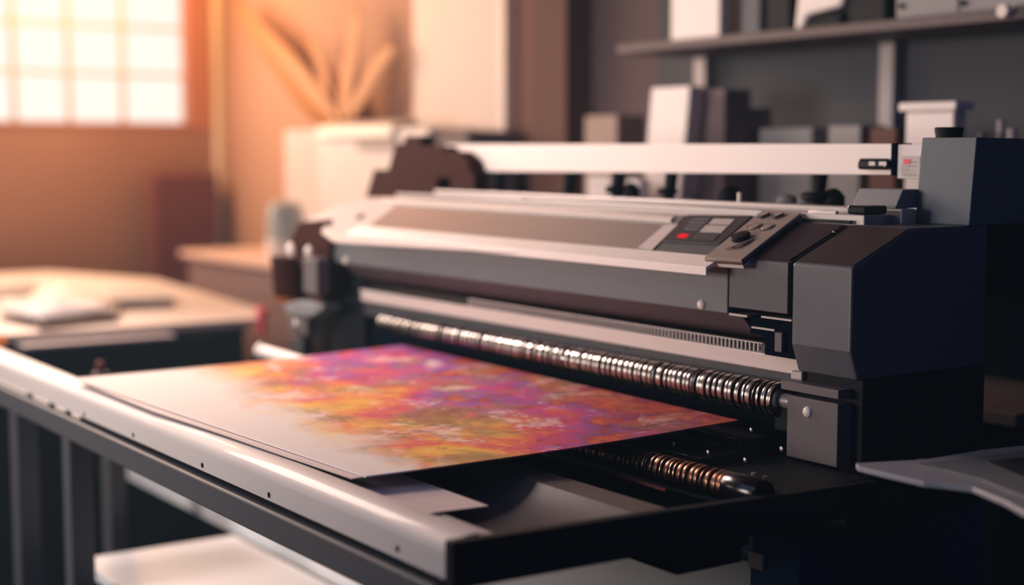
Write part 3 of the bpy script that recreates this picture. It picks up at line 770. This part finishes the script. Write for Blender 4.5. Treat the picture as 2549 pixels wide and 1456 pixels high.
# it stands on top of a slim crate behind the printer
G().lathe((px, 2.70, 1.30), (0, 0, 1), [(0, .05), (.12, .065), (.13, .06)], 20).build('pot', 'pot', PL, smooth=True)
G().box(px - .08, px + .08, 2.635, 2.77, zc, 1.299).build('pot_stand', 'pot', PL)
def leaf(pts, w):
    g = G(); n = len(pts)
    P = [aty(u, v, 2.67 + .012 * i) for i, (u, v) in enumerate(pts)]
    fine = []
    for i in range(n - 1):
        for k in range(4): fine.append(P[i].lerp(P[i + 1], k / 4))
    fine.append(P[-1]); m = len(fine)
    vs = []; fs = []
    for i, p in enumerate(fine):
        t = i / (m - 1); ww = w * (.25 + 1.2 * math.sin(PI * (t * .9 + .05)) ** .8) * .5
        d = (fine[min(i + 1, m - 1)] - fine[max(i - 1, 0)]).normalized(); s = d.cross(Vector((0, -1, 0))).normalized()
        vs += [p - s * ww, p + Vector((0, .01, 0)), p + s * ww]
    for i in range(m - 1):
        o = i * 3; fs += [(o, o + 1, o + 4, o + 3), (o + 1, o + 2, o + 5, o + 4)]
    g.add(vs, fs); ob = g.build('leaf', 'leaf', PL, smooth=True)
    md = ob.modifiers.new('thick', 'SOLIDIFY'); md.thickness = .002
leaf([(850, 315), (862, 230), (880, 120), (895, 20)], .085)
leaf([(845, 315), (780, 250), (700, 150), (590, 20)], .11)
leaf([(856, 315), (900, 240), (940, 170), (985, 110)], .06)
leaf([(840, 315), (815, 230), (800, 170), (770, 90)], .05)
# things in front of the white door panel, just above the beam
a = aty(1050, 345, 2.6); b = aty(1130, 318, 2.6)
tag(G().box(a.x, b.x, 2.5, 2.7, zc, b.z).build('white_box', 'white_plastic', bevel=.01), 'white box standing before the tall white door panel', 'box')
a = aty(1132, 345, 2.6); b = aty(1218, 325, 2.6)
tag(G().box(a.x, b.x, 2.52, 2.7, zc, b.z).build('dark_box', 'box_mauve', bevel=.01), 'dark mauve box beside the white box at the door panel', 'box')

# ------------------------------------------------------------------ shelving on the right
zs = 1.62
def shelf_unit():
    sx0 = aty(1535, 110, 2.5).x
    s = thing('wall_shelf', (-2.4, 2.65, zs), 'long dark shelf board on the back wall, upper right', 'shelf')
    G().box(sx0, -1.0, 2.5, 2.795, zs - .012, zs + .012).build('shelf_board', 'shelf_board', s, bevel=.003)
    for u in (1747, 2212):
        c = aty(u, 180, 2.77)
        G().box(c.x - .022, c.x + .022, 2.76, 2.795, 1.235, zs - .0125).build('upright', 'upright', s, bevel=.003)
    c = aty(2503, 28, 2.49)
    G().cyl((c.x, 2.478, c.z), (c.x, 2.4995, c.z), .013, n=14).build('shelf_peg', 'screw_white', s, smooth=True)
shelf_unit()
zl = 1.215
LC = thing('storage_counter', (-2.6, 2.6, 0), 'long dark storage counter along the back wall behind the printer', 'counter')
G().box(x2 + .02, -.9, 2.32, 2.79, zl - .03, zl).build('countertop', 'shelf_board', LC, bevel=.004)
G().box(x2 + .04, -.92, 2.63, 2.78, 0, zl - .0305).build('counter_body', 'black_matte', LC)

def pbox(name, u0, u1, v, y, dep, z0, m, label, cat, group=None, lid=None, bev=.004, lean=0.0):
    a = aty(u0, v, y); b = aty(u1, v, y); h = (a.z + b.z) / 2 - z0
    # the visible width holds the front and the right-hand side: trim the front accordingly
    t = thing(name, ((a.x + b.x) / 2, y + dep / 2, z0), label, cat, group)
    xw = b.x - a.x
    k = min(.22 * xw, dep * .62)
    g = G()
    xa, xb = a.x, b.x - k
    g.add([(xa - lean, y, z0), (xb - lean, y, z0), (xb - lean, y + dep, z0), (xa - lean, y + dep, z0), (xa, y, z0 + h), (xb, y, z0 + h), (xb, y + dep, z0 + h), (xa, y + dep, z0 + h)],
          [(0, 1, 2, 3), (4, 5, 6, 7), (0, 1, 5, 4), (1, 2, 6, 5), (2, 3, 7, 6), (3, 0, 4, 7)])
    g.build('box_body', m, t, bevel=bev)
    if lid:
        G().box(xa - .012, xb + .012, y - .01, y + dep + .01, z0 + h, z0 + h + .018).build('lid', lid, t, bevel=.004)
    return t
B = [
 ('carton', 1455, 1560, 287, 2.56, .10, 'box_brown', 'low tan carton beside the dark post on the storage counter', 0),
 ('carton', 1545, 1640, 300, 2.66, .10, 'box_grey', 'grey carton just left of the leaning white box', 0),
 ('white_box', 1622, 1738, 216, 2.44, .05, 'white_plastic', 'upright white box leaning over on the storage counter', .035),
 ('carton', 1738, 1822, 222, 2.50, .09, 'box_mauve', 'tall mauve carton right of the leaning white box', 0),
 ('carton', 1812, 1888, 268, 2.60, .07, 'box_brown', 'narrow tan carton right of the tall mauve carton', 0),
 ('carton', 1890, 2060, 318, 2.60, .10, 'box_grey', 'wide low grey carton in the middle of the storage counter', 0),
 ('carton', 2062, 2165, 312, 2.56, .09, 'box_grey', 'grey carton left of the dark gap below the second upright', 0),
 ('carton', 2166, 2250, 318, 2.50, .10, 'wall_dark', 'dark brown carton left of the lidded white bin', 0),
]
for n_, u0, u1, v, y, dep, m, lab, lean in B:
    pbox(n_, u0, u1, v, y, dep, zl, m, lab, 'box', 'boxes on the storage counter', lean=lean)
pbox('storage_bin', 2255, 2400, 276, 2.40, .04, zl, 'white_plastic', 'white storage bin with a lid behind the printer tower', 'bin', lid='white_plastic')
# loose white papers seen below the beam
for u0, u1, v, y, lab in ((1462, 1535, 440, 2.40, 'pale small carton standing below the beam, left of the leaning box'), (1560, 1600, 445, 2.38, 'pale narrow carton standing below the beam, close to the leaning box')):
    pbox('small_carton', u0, u1, v, y, .04, zl, 'paper', lab, 'box', 'small pale cartons behind the beam')
for u, v, r, lab in ((2448, 330, .02, 'dim bottle right of the lidded white bin, nearest the bin'), (2492, 300, .016, 'taller dim bottle right of the lidded white bin'), (2520, 320, .02, 'dim bottle at the right edge behind the printer tower')):
    c = aty(u, v, 2.5); t = thing('bottle', (c.x, 2.5, zl), lab, 'bottle', 'bottles on the storage counter'); h = c.z - zl
    G().lathe((c.x, 2.5, zl), (0, 0, 1), [(0, r), (h * .68, r), (h * .8, r * .5), (h * .88, r * .45)], 18).build('bottle_body', 'bottle_dark', t, smooth=True)
    G().cyl((c.x, 2.5, zl + h * .881), (c.x, 2.5, zl + h), r * .5).build('bottle_cap', 'upright', t, smooth=True)
# things on the upper shelf
zq = zs + .0122
def sbox(name, u0, u1, dep, y, h, m, lab, cat, bev=.004, group='boxes on the upper shelf'):
    a = aty(u0, 60, y).x; b = aty(u1, 60, y).x; k = min(.15 * (b - a), dep * .62)
    t = thing(name, ((a + b) / 2, y + dep / 2, zq), lab, cat, group)
    G().box(a, b - k, y, y + dep, zq, zq + h).build('box_body', m, t, bevel=bev); return t
sbox('white_box', 1670, 1803, .03, 2.53, .22, 'white_plastic', 'bright white box at the left of the upper shelf', 'box')
sbox('carton', 1800, 1905, .10, 2.60, .22, 'box_grey', 'grey carton right of the white box on the upper shelf', 'box')
sbox('file_box', 1908, 1975, .10, 2.55, .24, 'black', 'black file box between grey carton and white bag on the upper shelf', 'box')
sbox('file_box', 2112, 2218, .10, 2.55, .24, 'black', 'black file box right of the white bag on the upper shelf', 'box')
a = aty(1980, 40, 2.54).x; b = aty(2110, 40, 2.54).x
BG = thing('paper_bag', ((a + b) / 2, 2.57, zq), 'white bag sagging over a dark case on the upper shelf', 'bag')
G().box(a + .02, b - .03, 2.55, 2.65, zq, zq + .03).build('case', 'black', BG, bevel=.008)
g = G(); g.slab([(a - .004, 2.54, zq), (a + .02, 2.54, zq + .002), (a + .035, 2.54, zq + .032), (b - .02, 2.54, zq + .045), (b - .01, 2.54, zq + .10), (a + .01, 2.54, zq + .11)], (0, .12, 0))
g.build('bag_body', 'white_plastic', BG, bevel=.008)
a = aty(2228, 40, 2.52).x; b = aty(2720, 40, 2.52).x
EQ = thing('equipment_case', ((a + b) / 2, 2.6, zq), 'long light grey equipment case with black corner dots on the upper shelf', 'case')
G().box(a, b, 2.52, 2.72, zq, zq + .13).build('case_body', 'box_grey', EQ, bevel=.008)
for u, v in ((2245, 15), (2400, 8)):
    c = aty(u, v, 2.519); G().cyl((c.x, 2.5195, c.z), (c.x, 2.515, c.z), .007, n=14).build('case_stud', 'black', EQ)
c = aty(2385, 10, 2.519).x; G().box(c - .003, c + .003, 2.5175, 2.5198, zq + .006, zq + .12).build('case_seam', 'panel_dark', EQ)

# ------------------------------------------------------------------ light
def area(name, loc, target, size, power, rgb, sy=None):
    l = bpy.data.lights.new(name, 'AREA'); l.energy = power; l.color = lin(rgb)[:3]; l.size = size
    if sy: l.shape = 'RECTANGLE'; l.size_y = sy
    o = bpy.data.objects.new(name, l); COL.objects.link(o); o.location = loc
    o.rotation_euler = (Vector(target) - Vector(loc)).to_track_quat('-Z', 'Y').to_euler(); return o
area('front_fill_light', (-3.3, -2.3, 1.45), (-2.9, 1.6, 1.2), 1.3, 19.5, (255, 238, 230), 1.0).data.spread = math.radians(65)  # added unseen soft light for the front faces, no window modelled
area('left_fill_light', (-4.3, 1.2, 2.3), (-2.7, 1.15, .9), .9, 25, (255, 228, 218), .6).data.spread = math.radians(120)  # added light from upper left, brightens the sheet and table tops
area('roller_highlight_light', (XL + .12, -1.7, 1.35), (-2.0, 1.0, 1.0), 1.7, 22, (255, 236, 226), 1.1)  # unseen light added for the mid-height highlight on the roller
area('window_daylight', (XL + .2, 1.2, 2.0), (-3, 1.3, .9), 2.0, 74, (255, 222, 196), 1.0)
area('cool_top_fill', (-2.0, -.5, 2.85), (-2.0, 1.0, 0), 3.0, 20, (165, 190, 255), 2.0)  # added blue ambient fill below the closed ceiling
area('cool_side_fill', (1.1, 1.2, 1.7), (-2.0, 1.6, .8), 1.2, 4.2, (84, 128, 240), 1.2)  # added dim blue fill that turns right-hand shadows navy
l = bpy.data.lights.new('corner_glow_light', 'POINT'); l.energy = 50; l.color = (1, .47, .09); l.shadow_soft_size = .1  # added orange point light without fitting, makes the glow around the window
o = bpy.data.objects.new('corner_glow_light', l); COL.objects.link(o); o.location = (-6.0, 1.98, 2.35)

wd = bpy.data.worlds.new('world'); SC.world = wd; wd.use_nodes = True
wn = wd.node_tree
bg = wn.nodes['Background']; bg.inputs['Color'].default_value = (.08, .2, .5, 1); bg.inputs['Strength'].default_value = .03
vs_ = wn.nodes.new('ShaderNodeVolumeScatter'); vs_.inputs['Density'].default_value = .012; vs_.inputs['Anisotropy'].default_value = 0.1
vs_.inputs['Color'].default_value = (.45, .75, 1, 1)
wn.links.new(vs_.outputs[0], wn.nodes['World Output'].inputs['Volume'])
SC.cycles.volume_bounces = 0
SC.cycles.adaptive_threshold = .03; SC.cycles.max_bounces = 4; SC.cycles.diffuse_bounces = 2; SC.cycles.glossy_bounces = 3; SC.cycles.transmission_bounces = 2

SC.view_settings.view_transform = 'Standard'
SC.view_settings.look = 'None'
SC.view_settings.exposure = 0
SC.view_settings.gamma = 1
SC.view_settings.use_curve_mapping = False
